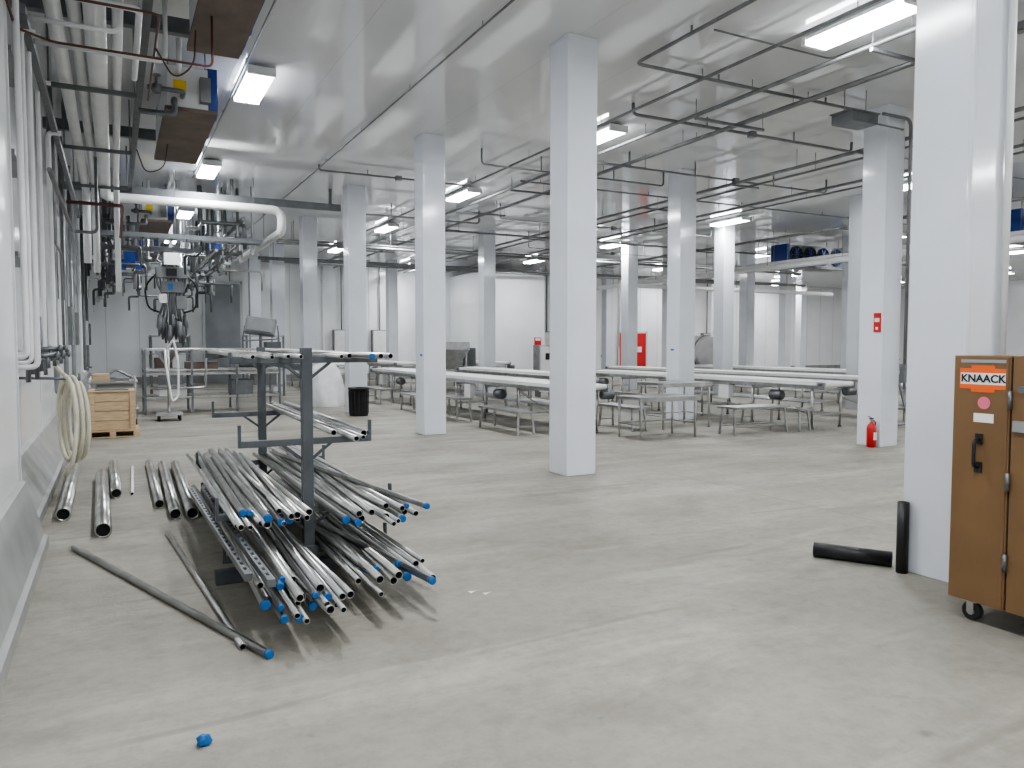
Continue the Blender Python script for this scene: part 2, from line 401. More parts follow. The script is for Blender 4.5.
b.tube([(-0.64, 11.3, 4.9), (-0.64, 11.3, 2.9), (-0.64, 12.6, 2.9), (-0.64, 12.6, 1.6)], 0.018, 'galv', 8, 0.1)
b.tube([(-0.55, 12.4, 3.6), (0.15, 12.4, 3.6), (0.15, 16, 3.6)], 0.025, 'redp', 8, 0.1)
b.tube([(-0.55, 9.2, 3.4), (-0.55, 14.0, 3.4), (-0.2, 14.0, 3.4), (-0.2, 14.0, 4.6)], 0.025, 'galv', 8, 0.1)
b.tube([(0.75, 7.9, 4.57), (0.72, 7.8, 4.2), (0.55, 7.8, 4.05), (0.4, 7.9, 4.35)], 0.008, 'redp', 6, 0.12)
b.tube([(0.75, 12.2, 4.5), (0.7, 12.2, 4.15), (0.45, 12.2, 4.05), (0.35, 12.3, 4.4)], 0.008, 'redp', 6, 0.12)
b.done()
b = B('wall_valve_station')
for i, y in enumerate((8.4, 8.8, 9.3, 9.8, 10.4)):
    z = 1.5+0.06*(i % 2)
    b.cyl((-0.72, y, z-0.25), (-0.72, y, z+0.35), 0.022, 'steeld', 8)
    b.cyl((-0.72, y, z), (-0.5, y, z), 0.025, 'steeld', 8)
    b.lathe((-0.5, y, z), (1, 0, 0), [(0.02, 0), (0.045, 0.01), (0.045, 0.03), (0.02, 0.04)], 'steeld', 10)
    b.cyl((-0.56, y, z), (-0.56, y, z-0.12), 0.02, 'steeld', 8)
b.cyl((-0.72, 8.2, 1.45), (-0.72, 10.6, 1.45), 0.02, 'steeld', 8)
for y in (8.3, 9.5, 10.5): b.box(-0.9, -0.71, y-0.02, y+0.02, 1.43, 1.47, 'galv')
b.done()
b = B('coiled_hose')
for lp in range(6):
    pts = []
    cy = 9.3+0.02*lp; rz = 0.44-0.025*lp + 0.03*(lp % 2); ry = 0.30-0.015*lp
    for i in range(25):
        t = 2*math.pi*i/24
        z = 0.82 + rz*math.cos(t) - (0.05*lp*0.4 if math.cos(t) < 0 else 0)
        pts.append((-0.46+0.05*(lp % 3)-0.10*math.sin(t), cy+ry*math.sin(t), z))
    b.tube(pts, 0.021, 'hose', 8)
b.tube([(-0.55, 9.3, 1.38), (-0.5, 9.35, 1.30), (-0.44, 9.5, 1.24)], 0.02, 'hose', 8, 0.05)
b.tube([(-0.40, 9.1, 1.2), (-0.36, 9.0, 0.8), (-0.40, 8.9, 0.4), (-0.48, 9.0, 0.25)], 0.021, 'hose', 8, 0.15)
b.cyl((-0.9, 9.3, 1.26), (-0.34, 9.3, 1.24), 0.015, 'steeld', 8); b.cyl((-0.34, 9.3, 1.22), (-0.34, 9.3, 1.3), 0.012, 'steeld', 8)
b.done()

# ------------------------------------------------------------------ evaporators
def evap_left(x0, x1, y0, y1, zb):
    b = B('evaporator_unit')
    b.box(x0, x1, y0, y1, zb, zb+0.05, 'woodd')
    b.box(x0+0.03, x1-0.1, y0+0.02, y1-0.02, zb+0.05, zb+0.55, 'pipew')
    b.box(x1-0.1, x1+0.02, y0+0.1, y1-0.05, zb+0.03, zb+0.6, 'blued')
    n = max(1, int((y1-y0)/0.8))
    for i in range(n):
        yc = y0+(i+0.5)*(y1-y0)/n
        b.lathe((x1+0.02, yc, zb+0.31), (1, 0, 0), [(0.25, 0), (0.25, 0.025), (0.22, 0.025), (0.21, 0.005, 'navy')], 'blued', 20)
        for a in range(4):
            t = a*math.pi/4
            b.bar((x1+0.04, yc-0.23*math.cos(t), zb+0.31-0.23*math.sin(t)), (x1+0.04, yc+0.23*math.cos(t), zb+0.31+0.23*math.sin(t)), 0.008, 0.008, 'galv')
    b.box(x0+0.1, x0+0.25, y0+0.012, y0+0.02, zb+0.25, zb+0.38, 'yellow')
    b.box(x0+0.40, x0+0.52, y0-0.1, y0+0.02, zb+0.12, zb+0.42, 'galv')
    b.tube([(x0+0.2, y0+0.02, zb+0.18), (x0+0.2, y0-0.2, zb+0.18), (x0-0.2, y0-0.2, zb+0.18)], 0.03, 'steeld', 8, 0.06)
    b.tube([(x0+0.1, y0+0.02, zb+0.1), (x0+0.1, y0-0.15, zb+0.1), (x0+0.1, y0-0.15, zb-0.1), (x0-0.3, y0-0.15, zb-0.1)], 0.035, 'steeld', 8, 0.06)
    b.tube([(x0+0.15, y0+0.02, zb+0.45), (x0+0.15, y0-0.25, zb+0.45), (x0+0.15, y0-0.25, CT)], 0.03, 'pipew', 8, 0.06)
    b.lathe((x0-0.1, y0-0.2, zb+0.12), (0, 0, 1), [(0.04, 0), (0.055, 0.02), (0.055, 0.1), (0.02, 0.12), (0.02, 0.2), (0.05, 0.2), (0.05, 0.22)], 'steeld', 10)
    for (x, y) in ((x0+0.05, y0+0.1), (x1-0.12, y0+0.1), (x0+0.05, y1-0.1), (x1-0.12, y1-0.1)): b.cyl((x, y, zb+0.5), (x, y, CT), 0.01, 'galv', 6)
    b.done()
evap_left(0.72, 1.22, 5.4, 8.5, 4.58)
evap_left(0.62, 1.22, 10.4, 13.3, 4.5)
evap_left(0.6, 1.25, 19.2, 21.8, 4.4)
evap_left(0.6, 1.25, 26.2, 28.8, 4.4)
def evap(x, y, w=2.6, n=4, zb=4.35):
    b = B('ceiling_evaporator')
    b.box(x-w/2, x+w/2, y, y+0.7, zb, zb+0.7, 'steeld')
    b.box(x-w/2-0.12, x-w/2, y, y+0.7, zb-0.02, zb+0.72, 'blued'); b.box(x+w/2, x+w/2+0.12, y, y+0.7, zb-0.02, zb+0.72, 'blued')
    b.box(x-w/2, x+w/2, y-0.03, y+0.72, zb-0.06, zb, 'steeld')
    for i in range(n):
        xc = x-w/2+(i+0.5)*w/n; r = min(0.3, w/n*0.46)
        b.lathe((xc, y, zb+0.36), (0, -1, 0), [(r, 0), (r, 0.04), (r*0.9, 0.04), (r*0.88, 0.01, 'dark')], 'navy', 20)
        for a in range(5):
            t = a*math.pi/5
            b.bar((xc-r*0.85*math.cos(t), y-0.03, zb+0.36-r*0.85*math.sin(t)), (xc+r*0.85*math.cos(t), y-0.03, zb+0.36+r*0.85*math.sin(t)), 0.05, 0.01, 'blued')
    for (a, c) in ((-w/2+0.1, 0.1), (w/2-0.1, 0.1), (-w/2+0.1, 0.6), (w/2-0.1, 0.6)): b.cyl((x+a, y+c, zb+0.65), (x+a, y+c, CT), 0.012, 'galv', 6)
    b.done()
evap(21.6, 18.6, zb=4.3); evap(21.9, 11.3)

# ------------------------------------------------------------------ far-left pipe manifold clutter
b = B('overhead_pipe_manifold')
rr = random.Random(3)
def clash(x, y):
    if 0.2 < x < 1.75 and (18.8 < y < 22.1 or 25.8 < y < 29.1): return True
    return 0.9 < x < 2.0 and 22.3 < y < 24.0
for i in range(110):
    x = rr.uniform(-0.4, 3.1); y = rr.uniform(18.6, 31); z = rr.uniform(3.3, 4.6); k = rr.choice(['steeld', 'galv', 'steeld', 'steel', 'rack', 'rack', 'pipew'])
    L1 = rr.uniform(0.5, 1.8); r = rr.choice([0.02, 0.03, 0.035, 0.05])
    dz = rr.uniform(0.2, 0.7); ori = rr.random(); vl = rr.random()
    if clash(x, y) or clash(x+L1 if ori < 0.5 else x, y if ori < 0.5 else y+L1): continue
    if ori < 0.5: pts = [(x, y, CT), (x, y, z), (min(3.2, x+L1), y, z), (min(3.2, x+L1), y, z-dz)]
    else: pts = [(x, y, CT), (x, y, z), (x, y+L1, z), (x-0.3, y+L1, z), (x-0.3, y+L1, z-0.5)]
    b.tube(pts, r, k, 8, 0.1)
    if vl < 0.6:
        b.lathe((x, y, z+0.15), (0, 0, 1), [(r, 0), (r*2.2, 0.02), (r*2.2, 0.12), (r, 0.14)], 'steeld', 10)
for i in range(22):
    x = rr.uniform(-0.3, 3.0); y = rr.uniform(22.3, 25.6); z = rr.uniform(3.7, 4.5); w = rr.uniform(0.12, 0.28)
    kk = rr.choice(['galv', 'blued', 'steeld', 'pipew'])
    if clash(x, y): continue
    b.box(x, x+w, y, y+w, z, z+w*1.3, kk); b.cyl((x+w/2, y+w/2, z+w), (x+w/2, y+w/2, CT), 0.015, 'galv', 6)
for (y, z, x0, x1) in ((18.5, 3.95, -0.5, 3.1), (22.3, 4.1, -0.5, 3.2), (24.6, 3.85, -0.5, 3.2), (29.5, 4.0, -0.5, 3.2)):
    for dy in (0, 0.35): b.box(x0, x1, y+dy, y+dy+0.04, z, z+0.1, 'steeld')
    x = x0+0.2
    while x < x1: b.box(x, x+0.03, y+0.03, y+0.36, z+0.02, z+0.05, 'steeld'); x += 0.3
    for x in (x0+0.3, (x0+x1)/2, x1-0.2): b.cyl((x, y+0.2, z), (x, y+0.2, CT), 0.012, 'galv', 6)
for (x, z, r, k) in ((2.1, 3.75, 0.03, 'steel'), (2.25, 3.8, 0.03, 'steeld'), (2.5, 3.75, 0.04, 'galv'), (2.7, 4.5, 0.05, 'steeld'), (-0.3, 4.0, 0.03, 'steeld'), (0.1, 3.9, 0.03, 'galv')):
    b.cyl((x, 18.5, z), (x, 32, z), r, k, 8)
    for y in (20, 24, 28, 31): b.cyl((x, y, z), (x, y, CT), 0.008, 'galv', 6)
b.done()
b = B('hanging_hose_tower')
hx, hy = 1.45, 23.2
b.box(hx-0.05, hx+0.05, hy-0.05, hy+0.05, 2.6, CT, 'steeld')
b.box(hx-0.4, hx+0.4, hy-0.2, hy+0.25, 3.45, 3.75, 'galv'); b.box(hx-0.28, hx+0.3, hy-0.18, hy+0.2, 3.05, 3.35, 'steeld'); b.box(hx-0.2, hx+0.2, hy-0.25, hy+0.1, 3.8, 4.15, 'pipew')
b.box(hx-0.34, hx-0.14, hy-0.25, hy-0.05, 2.75, 3.0, 'steel'); b.box(hx+0.1, hx+0.36, hy-0.2, hy+0.05, 2.6, 2.95, 'galv')
b.box(hx-0.15, hx+0.12, hy-0.27, hy-0.2, 3.5, 3.7, 'dark'); b.box(hx-0.1, hx+0.02, hy-0.20, hy-0.17, 3.12, 3.28, 'blue')
for j in range(9):
    a = -0.36+0.09*j; yy = hy-0.15+0.1*(j % 3); zb = 2.45-0.1*((j*5) % 4)
    b.tube([(hx+a*0.6, yy, 3.9), (hx+a*1.2, yy, 3.4), (hx+a*0.5, yy+0.05, 2.9), (hx+a*0.9, yy, zb)], 0.032, ('steeld', 'galv', 'steel')[j % 3], 8, 0.3)
    b.lathe((hx+a*0.9, yy, zb), (0.1*a, 0, -1), [(0.035, 0), (0.06, 0.03), (0.085, 0.35), (0.05, 0.42), (0.03, 0.6)], 'steeld' if j % 2 else 'galv', 10)
for sg in (-1, 1):
    b.tube([(hx+sg*0.35, hy, 3.6), (hx+sg*0.7, hy, 3.2), (hx+sg*0.6, hy, 2.6), (hx+sg*0.3, hy, 2.5)], 0.025, 'black', 8, 0.25)
b.done()
b = B('wall_pipe_cluster')
for y in (13, 15.5, 18.3, 22.5, 25, 28):
    x = -0.76; r = 0.04
    b.tube([(x, y, CT), (x, y, 0.9), (x+0.1, y, 0.9)], r, rr.choice(['pipew', 'steeld', 'galv']), 8, 0.04)
    b.box(-0.89, -0.68, y+0.5, y+0.95, 1.6, 2.3, rr.choice(['galv', 'steeld', 'pipew']))
    b.cyl((-0.76, y+0.7, 2.3), (-0.76, y+0.7, CT), 0.02, 'galv', 6)
b.done()

# ------------------------------------------------------------------ far wall features
b = B('door_1'); b.box(3.4, 4.8, 34.3, 34.49, 0, 4.2, 'gdoor'); b.box(3.3, 3.4, 34.3, 34.49, 0, 4.3, 'trim'); b.box(4.8, 4.9, 34.3, 34.49, 0, 4.3, 'trim'); b.box(3.3, 4.9, 34.3, 34.49, 4.2, 4.3, 'trim'); b.done()
b = B('door_2')
D = -0.65
b.box(25.3+D, 27.1+D, 34.4, 34.49, 0.1, 2.25, 'red'); b.box(25.2+D, 25.3+D, 34.38, 34.49, 0, 2.35, 'trim'); b.box(27.1+D, 27.2+D, 34.38, 34.49, 0, 2.35, 'trim'); b.box(25.2+D, 27.2+D, 34.38, 34.49, 2.25, 2.35, 'trim')
b.box(26.18+D, 26.22+D, 34.38, 34.41, 0.1, 2.2, 'dark'); b.box(25.6+D, 25.9+D, 34.38, 34.41, 1.2, 1.5, 'paper'); b.box(26.5+D, 26.8+D, 34.38, 34.41, 1.2, 1.5, 'paper')
b.done()
b = B('wall_partition'); b.box(14.6, 17.8, 30.8, 34.5, 0, 4.9, 'white'); b.done()
b = B('vertical_drain_pipe')
for (x, y) in ((5.4, 34.2), (7.9, 34.2), (8.3, 34.2), (9.9, 34.2), (13.2, 34.2), (19, 34.2), (23.5, 34.2)):
    b.tube([(x, y, CT), (x, y, 1.0), (x, y+0.25, 1.0)], 0.06, 'pipew' if x < 10 else 'galv', 10, 0.1)
b.done()
for x in (8.8, 10.6, 19.6, 30.5):
    b = B('electrical_panel'); b.box(x, x+0.8, 34.25, 34.49, 1.2, 2.3, 'galv'); b.box(x+0.04, x+0.76, 34.23, 34.25, 1.24, 2.26, 'pipew'); b.cyl((x+0.4, 34.4, 2.3), (x+0.4, 34.4, CT), 0.03, 'galv', 8)
    b.done()
b = B('warning_sign'); b.box(17.25, 17.6, 30.76, 30.79, 1.6, 1.95, 'red'); b.box(17.29, 17.56, 30.75, 30.77, 1.8, 1.92, 'paper'); b.done()

# ------------------------------------------------------------------ pipe rack
LV = ((0.16, 0.56), (0.45, 0.60), (0.93, 0.45), (1.50, 0.5))
b = B('pipe_storage_rack')
posts = ((1.18, 5.36), (1.27, 7.75))
for i, (x, y) in enumerate(posts):
    w = 0.036
    b.box(x-w, x+w, y-w, y+w, 0.0, 1.58, 'rack')
    b.box(x-0.62, x+0.62, y-0.04, y+0.04, 0.0, 0.09, 'rack')
    b.box(x-w-0.02, x+w+0.02, y-0.07, y+0.07, 0.09, 0.2, 'rack')
    for z, half in LV:
        for sgn in (-1, 1):
            b.box(min(x, x+sgn*half), max(x, x+sgn*half), y-0.022, y+0.022, z-0.025, z+0.02, 'rack')
            xe = x+sgn*half
            b.box(xe-0.01, xe+0.01, y-0.018, y+0.018, z-0.025, z+(0.05 if z > 1.3 else 0.13), 'rack')
            b.bar((x+sgn*0.03, y, z-0.13), (x+sgn*0.17, y, z-0.02), 0.02, 0.02, 'rack')
b.bar((1.18, 5.36, 0.05), (1.27, 7.75, 0.05), 0.06, 0.06, 'rack'); b.bar((1.18, 5.36, 1.44), (1.27, 7.75, 1.44), 0.04, 0.05, 'rack')
b.done(0.003)

rp = random.Random(11)
items = []
def level(z0, xl, xr, n, ynear, yfar, layers, capp, spread, jit=0.25, radii=(0.016, 0.02, 0.022, 0.025)):
    for ly in range(layers):
        for i in range(n-ly):
            r = rp.choice(radii)
            t = (i+0.5)/(n)
            x = xl+(xr-xl)*t+0.015*ly
            z = z0+0.025+r+ly*0.045
            yn = ynear+rp.uniform(-jit, jit); yf = yfar+rp.uniform(-0.4, 0.3)
            dx = rp.uniform(-spread, spread)
            items.append(((x+dx, yn, z-0.015), (x-dx, yf, z), r, rp.choice(['steel2', 'steel', 'steel2']), 'blue' if rp.random() < capp else None))
level(0.16, 0.66, 1.12, 10, 4.1, 7.8, 3, 0.3, 0.05)
level(0.16, 1.24, 1.72, 10, 4.35, 8.1, 2, 0.12, 0.07)
level(0.45, 0.62, 1.12, 12, 4.95, 8.25, 1, 0.25, 0.03, 0.15)
level(0.45, 1.24, 1.76, 13, 4.72, 8.2, 1, 0.22, 0.05, 0.2)
level(0.49, 0.70, 1.06, 7, 4.95, 8.0, 1, 0.25, 0.06, 0.15)
level(0.49, 1.30, 1.70, 7, 4.75, 8.0, 1, 0.25, 0.08, 0.15)
level(0.93, 1.36, 1.68, 5, 5.3, 8.3, 1, 0.1, 0.02)
level(1.50, 0.75, 1.1, 5, 5.1, 8.6, 1, 0.2, 0.02, 0.25, (0.014, 0.018))
level(1.50, 1.3, 1.64, 5, 5.0, 8.4, 1, 0.2, 0.02, 0.25, (0.014, 0.018))
items.append(((0.98, 3.95, 0.20), (0.70, 6.6, 0.33), 0.025, 'steel2', None))
items.append(((1.62, 4.1, 0.22), (1.05, 6.9, 0.34), 0.022, 'steel', 'blue'))
items.append(((1.80, 4.65, 0.54), (1.32, 7.4, 0.58), 0.02, 'steel2', 'blue'))
b = B('stainless_pipe_stack')
for p, q, r, k, cap in items: b.pipe(p, q, r, k, 12, 'dark', cap)
b.done()
b = B('perforated_strut_channel')
def strut(p, q):
    b.bar(p, q, 0.04, 0.04, 'steeld')
    P = Vector(p); Q = Vector(q); n = 26; d = (Q-P).normalized()
    for i in range(1, n):
        c = P.lerp(Q, i/n)+Vector((0, 0, 0.0205)); b.bar(c-d*0.02, c+d*0.02, 0.014, 0.004, 'dark')
strut((0.62, 4.3, 0.33), (0.56, 7.2, 0.33)); strut((0.69, 4.0, 0.37), (0.64, 6.9, 0.37))
b.done()

b = B('flood_light')
b.cyl((1.27, 7.75, 1.58), (1.27, 7.75, 1.70), 0.015, 'steeld', 8)
R = Matrix.Rotation(0.2, 3, 'Y') @ Matrix.Rotation(-0.2, 3, 'X') @ Matrix.Rotation(-0.3, 3, 'Z')
b.box(1.13, 1.41, 7.68, 7.78, 1.70, 1.86, 'steeld', R); b.box(1.15, 1.39, 7.665, 7.69, 1.715, 1.845, 'galv', R, (1.27, 7.73, 1.78))
b.tube([(1.12, 7.73, 1.79), (1.1, 7.73, 1.64), (1.44, 7.73, 1.66), (1.43, 7.73, 1.79)], 0.008, 'steeld', 6, 0.03)
b.done(0.006)

def fpipe(name, p, q, r, k='steel2', cap=None):
    b = B(name); b.pipe((p[0], p[1], r), (q[0], q[1], r), r, k, 20, 'dark', cap); return b.done()
fpipe('long_steel_pipe', (0.665, 3.94), (-0.32, 6.78), 0.022, 'steel2', 'blue')
fpipe('long_steel_pipe', (0.56, 4.12), (0.36, 6.95), 0.018, 'steel2')
W = [((-0.45, 7.95), (-0.48, 11.2), 0.062), ((-0.12, 7.1), (-0.17, 10.2), 0.065), ((-0.02, 8.9), (-0.05, 11.2), 0.052),
     ((0.355, 8.13), (0.37, 11.1), 0.045), ((0.46, 7.55), (0.515, 10.8), 0.052), ((0.60, 7.5), (0.66, 10.7), 0.055)]
for p, q, r in W: fpipe('wide_steel_pipe', p, q, r, 'steel2')
fpipe('white_plastic_pipe', (0.13, 9.0), (0.17, 11.0), 0.016, 'belt')

b = B('wooden_crate')
x0, x1, y0, y1 = -0.42, 0.30, 14.85, 15.65
for y in (y0-0.08, (y0+y1)/2-0.05, y1-0.05): b.box(x0-0.06, x1+0.06, y, y+0.02, 0.0, 0.02, 'wood')
for x in (x0-0.06, (x0+x1)/2-0.05, x1-0.04):
    b.box(x, x+0.1, y0-0.08, y1+0.03, 0.02, 0.10, 'wood')
for i in range(6): b.box(x0-0.06, x1+0.06, y0-0.08+i*0.155, y0-0.08+i*0.155+0.12, 0.10, 0.122, 'wood')
for i in range(4):
    z = 0.125+i*0.165
    b.box(x0+0.03, x1-0.03, y0+0.03, y0+0.05, z, z+0.157, 'wood'); b.box(x0+0.03, x1-0.03, y1-0.05, y1-0.03, z, z+0.157, 'wood')
    b.box(x0+0.03, x0+0.05, y0+0.05, y1-0.05, z, z+0.157, 'wood'); b.box(x1-0.05, x1-0.03, y0+0.05, y1-0.05, z, z+0.157, 'wood')
for x in (x0, x1-0.09): b.box(x, x+0.09, y0, y0+0.03, 0.122, 0.785, 'wood')
b.box(x0, x1, y0, y1, 0.785, 0.81, 'wood'); b.box(x0+0.1, x1-0.1, y0+0.1, y1-0.1, 0.81, 0.83, 'steeld')
b.done(0.004)
b = B('utility_cart')
for (x, y) in ((-0.45, 17.0), (0.35, 17.0), (-0.45, 18.0), (0.35, 18.0)): b.cyl((x, y, 0.1), (x, y, 0.95), 0.02, 'steel', 8); b.cyl((x-0.02, y, 0.06), (x+0.02, y, 0.06), 0.06, 'rubber', 12)
b.box(-0.5, 0.4, 16.95, 18.05, 0.84, 0.88, 'steel'); b.box(-0.5, 0.4, 16.95, 18.05, 0.3, 0.33, 'steel')
b.box(-0.4, -0.1, 17.1, 17.6, 0.88, 1.02, 'wood'); b.box(0.0, 0.25, 17.2, 17.5, 0.88, 0.94, 'galv'); b.box(-0.3, 0.2, 17.1, 17.8, 0.33, 0.6, 'steeld')
b.tube([(-0.2, 17.7, 0.92), (0.0, 17.8, 1.1), (0.3, 17.7, 0.93)], 0.025, 'steeld', 8, 0.1)
b.done(0.004)
b = B('wheel_dolly')
b.box(0.75, 1.25, 17.4, 18.0, 0.12, 0.16, 'steel')
for (x, y) in ((0.8, 17.5), (1.2, 17.5), (0.8, 17.9), (1.2, 17.9)): b.cyl((x-0.02, y, 0.06), (x+0.02, y, 0.06), 0.06, 'rubber', 12); b.cyl((x, y, 0.06), (x, y, 0.13), 0.015, 'steel', 6)
b.cyl((1.0, 17.7, 0.16), (1.0, 17.7, 1.55), 0.03, 'steel', 10)
b.tube([(1.0, 17.7, 1.5), (1.1, 17.6, 1.75), (1.2, 17.6, 1.2), (1.18, 17.6, 0.5), (1.05, 17.5, 0.4), (0.95, 17.6, 1.2), (0.95, 17.7, 1.5)], 0.022, 'belt', 8, 0.2)
b.done()
b = B('steel_work_frame')
for x in (0.6, 1.6, 2.6, 3.6):
    for y in (19.3, 20.6): b.box(x-0.025, x+0.025, y-0.025, y+0.025, 0, 1.5, 'steeld')
for z in (0.35, 0.9, 1.47):
    for y in (19.3, 20.6): b.box(0.6, 3.6, y-0.025, y+0.025, z, z+0.05, 'steel')
    for x in (0.6, 3.6): b.box(x-0.025, x+0.025, 19.3, 20.6, z, z+0.05, 'steel')
b.box(0.6, 3.6, 19.3, 20.6, 1.0, 1.03, 'steel'); b.box(1.5, 2.2, 19.5, 20.2, 1.03, 1.2, 'woodd'); b.box(2.5, 3.0, 19.5, 20.2, 0.40, 0.75, 'steeld'); b.box(0.9, 1.5, 19.5, 20.2, 0.40, 0.6, 'pipew')
# gear motor, hopper and gauges on the frame
b.lathe((2.7, 19.8, 1.18), (1, 0, 0), [(0.06, 0), (0.13, 0.02), (0.13, 0.35), (0.09, 0.38), (0.09, 0.5)], 'steeld', 14)
b.lathe((1.1, 19.9, 1.03), (0, 0, 1), [(0.06, 0), (0.06, 0.12), (0.26, 0.40), (0.26, 0.46)], 'steel', 16)
b.tube([(0.7, 19.3, 0.6), (1.9, 19.25, 0.6), (1.9, 19.25, 1.3), (2.4, 19.25, 1.3)], 0.03, 'steel', 8, 0.1)
b.done(0.004)
b = B('steel_rack_unit')
for (x0, y0) in ((1.0, 26), (3.6, 24.5)):
    for x in (x0, x0+1.1):
        for y in (y0, y0+0.8): b.box(x-0.03, x+0.03, y-0.03, y+0.03, 0, 1.9, 'steeld')
    for z in (0.3, 0.8, 1.3, 1.85): b.box(x0-0.03, x0+1.13, y0-0.03, y0+0.83, z, z+0.05, 'steel')
    b.box(x0+0.1, x0+0.6, y0+0.1, y0+0.7, 0.85, 1.2, 'woodd'); b.box(x0+0.6, x0+1.05, y0+0.1, y0+0.6, 1.35, 1.7, 'steeld'); b.box(x0+0.2, x0+0.9, y0+0.1, y0+0.7, 0.35, 0.7, 'galv')
b.done(0.003)

b = B('trash_can')
b.lathe((4.88, 16.85, 0), (0, 0, 1), [(0.2, 0), (0.21, 0.02), (0.225, 0.6), (0.24, 0.6), (0.24, 0.64), (0.222, 0.64), (0.2, 0.1)], 'black', 28)
for k in range(14):
    t = 2*math.pi*k/14; b.bar((4.88+0.208*math.cos(t), 16.85+0.208*math.sin(t), 0.05), (4.88+0.224*math.cos(t), 16.85+0.224*math.sin(t), 0.56), 0.02, 0.012, 'black')
b.done()
b = B('plastic_wrapped_bale')
n = 36; prev = None
for (r, z) in ((0.5, 0), (0.52, 0.1), (0.48, 0.4), (0.42, 0.7), (0.36, 0.95), (0.26, 1.08), (0.1, 1.13)):
    o = len(b.v)
    for i in range(n):
        t = 2*math.pi*i/n; w = 1+0.08*math.sin(3*t+z*4)+0.07*math.sin(9*t+z*2)*(1.1-z)
        b.v.append(Vector((4.9+r*w*math.cos(t), 20.0+r*w*math.sin(t), z)))
    if prev is not None:
        for i in range(n): b.face((prev+i, prev+(i+1)%n, o+(i+1)%n, o+i), 'plastic', True)
    prev = o
b.face(tuple(prev+i for i in range(n)), 'plastic', True)
b.done()

# ------------------------------------------------------------------ conveyors / tables
def conveyor(x, y0, y1, w=0.9, h=0.9, shelf=True, var=0):
    b = B('belt_conveyor_table')
    b.box(x-w/2+0.03, x+w/2-0.03, y0+0.06, y1-0.06, h-0.05, h, 'belt')
    for y in (y0+0.06, y1-0.06): b.cyl((x-w/2+0.03, y, h-0.05), (x+w/2-0.03, y, h-0.05), 0.05, 'belt', 14)
    for sx in (-1, 1):
        xx = x+sx*(w/2-0.015); b.box(xx-0.012, xx+0.012, y0+0.02, y1-0.02, h-0.065, h-0.004, 'belt'); b.box(xx-0.015, xx+0.015, y0+0.1, y1-0.1, h-0.13, h-0.066, 'steel')
        # bearing plates and end roller shaft
        for ye in (y0+0.06, y1-0.06):
            b.box(xx-0.02, xx+0.02, ye-0.09, ye+0.09, h-0.14, h-0.005, 'steel'); b.cyl((xx, ye, h-0.05), (xx+sx*0.06, ye, h-0.05), 0.025, 'steeld', 10)
    n = max(2, int((y1-y0)/1.5)+1)
    for i in range(n):
        y = y0+0.3+(y1-y0-0.6)*i/(n-1)
        for sx in (-1, 1):
            xx = x+sx*(w/2-0.06)
            b.cyl((xx, y, 0.02), (xx, y, h-0.06), 0.024, 'steel', 8); b.cyl((xx, y, 0), (xx, y, 0.03), 0.04, 'steeld', 8)
        b.box(x-w/2+0.06, x+w/2-0.06, y-0.02, y+0.02, 0.25, 0.29, 'steel'); b.box(x-w/2+0.06, x+w/2-0.06, y-0.02, y+0.02, h-0.2, h-0.15, 'steel')
        if i < n-1:
            yn = y0+0.3+(y1-y0-0.6)*(i+1)/(n-1)
            if (i+var) % 3 == 0: b.bar((x-w/2+0.06, y, 0.3), (x-w/2+0.06, yn, h-0.2), 0.02, 0.02, 'steel')
            if (i+var) % 4 == 1: b.lathe((x-w/2+0.1, (y+yn)/2, h-0.3), (0, 1, 0), [(0.06, 0), (0.10, 0.02), (0.10, 0.28), (0.06, 0.3)], 'steeld', 12)
            if (i+var) % 4 == 2: b.box(x-w/2-0.02, x-w/2+0.12, (y+yn)/2-0.15, (y+yn)/2+0.15, h-0.45, h-0.16, 'pipew')
    if shelf: b.box(x-w/2+0.1, x+w/2-0.1, y0+0.4, y0+0.4+(y1-y0)*0.55, h-0.42, h-0.40, 'steel')
    b.lathe((x+w/2, y0+0.25, h-0.2), (1, 0, 0), [(0.05, 0), (0.09, 0.02), (0.09, 0.25), (0.06, 0.27)], 'steeld', 12)
    return b.done()
def bench(x, y, L=1.8, w=0.35, h=0.45, along='y', top='steel'):
    b = B('steel_bench')
    hx, hy = (w/2, L/2) if along == 'y' else (L/2, w/2)
    b.box(x-hx, x+hx, y-hy, y+hy, h-0.04, h, top)
    for sx in (-1, 1):
        for sy in (-1, 1):
            b.bar((x+sx*(hx-0.04), y+sy*(hy-0.1), h-0.04), (x+sx*(hx-0.01), y+sy*(hy-0.06), 0), 0.035, 0.035, 'steel')
    for s2 in (-1, 1):
        b.bar((x-hx+0.03, y+s2*(hy-0.08), 0.15), (x+hx-0.03, y+s2*(hy-0.08), 0.15), 0.025, 0.025, 'steel')
    b.done(0.003)
def table(x0, x1, y0, y1, h, top='steel'):
    b = B('stainless_work_table')
    b.box(x0, x1, y0, y1, h-0.04, h, top); b.box(x0, x1, y0, y0+0.02, h-0.08, h-0.04, 'steel'); b.box(x0, x1, y1-0.02, y1, h-0.08, h-0.04, 'steel')
    for x in (x0+0.04, x1-0.04):
        for y in (y0+0.04, y1-0.04): b.cyl((x, y, 0), (x, y, h-0.04), 0.022, 'steel', 8)
        b.cyl((x, y0+0.04, 0.25), (x, y1-0.04, 0.25), 0.018, 'steel', 8)
    b.cyl((x0+0.04, y1-0.04, 0.25), (x1-0.04, y1-0.04, 0.25), 0.018, 'steel', 8)
    b.done(0.003)
conveyor(7.35, 11.2, 22.5); conveyor(12.2, 9.9, 18.2, var=1); conveyor(9.3, 14.5, 20.5, 0.8, 0.95, var=2); conveyor(14.9, 11.0, 21.0, 0.8, var=3)
conveyor(18.6, 11.5, 21.2, 0.9, var=2)
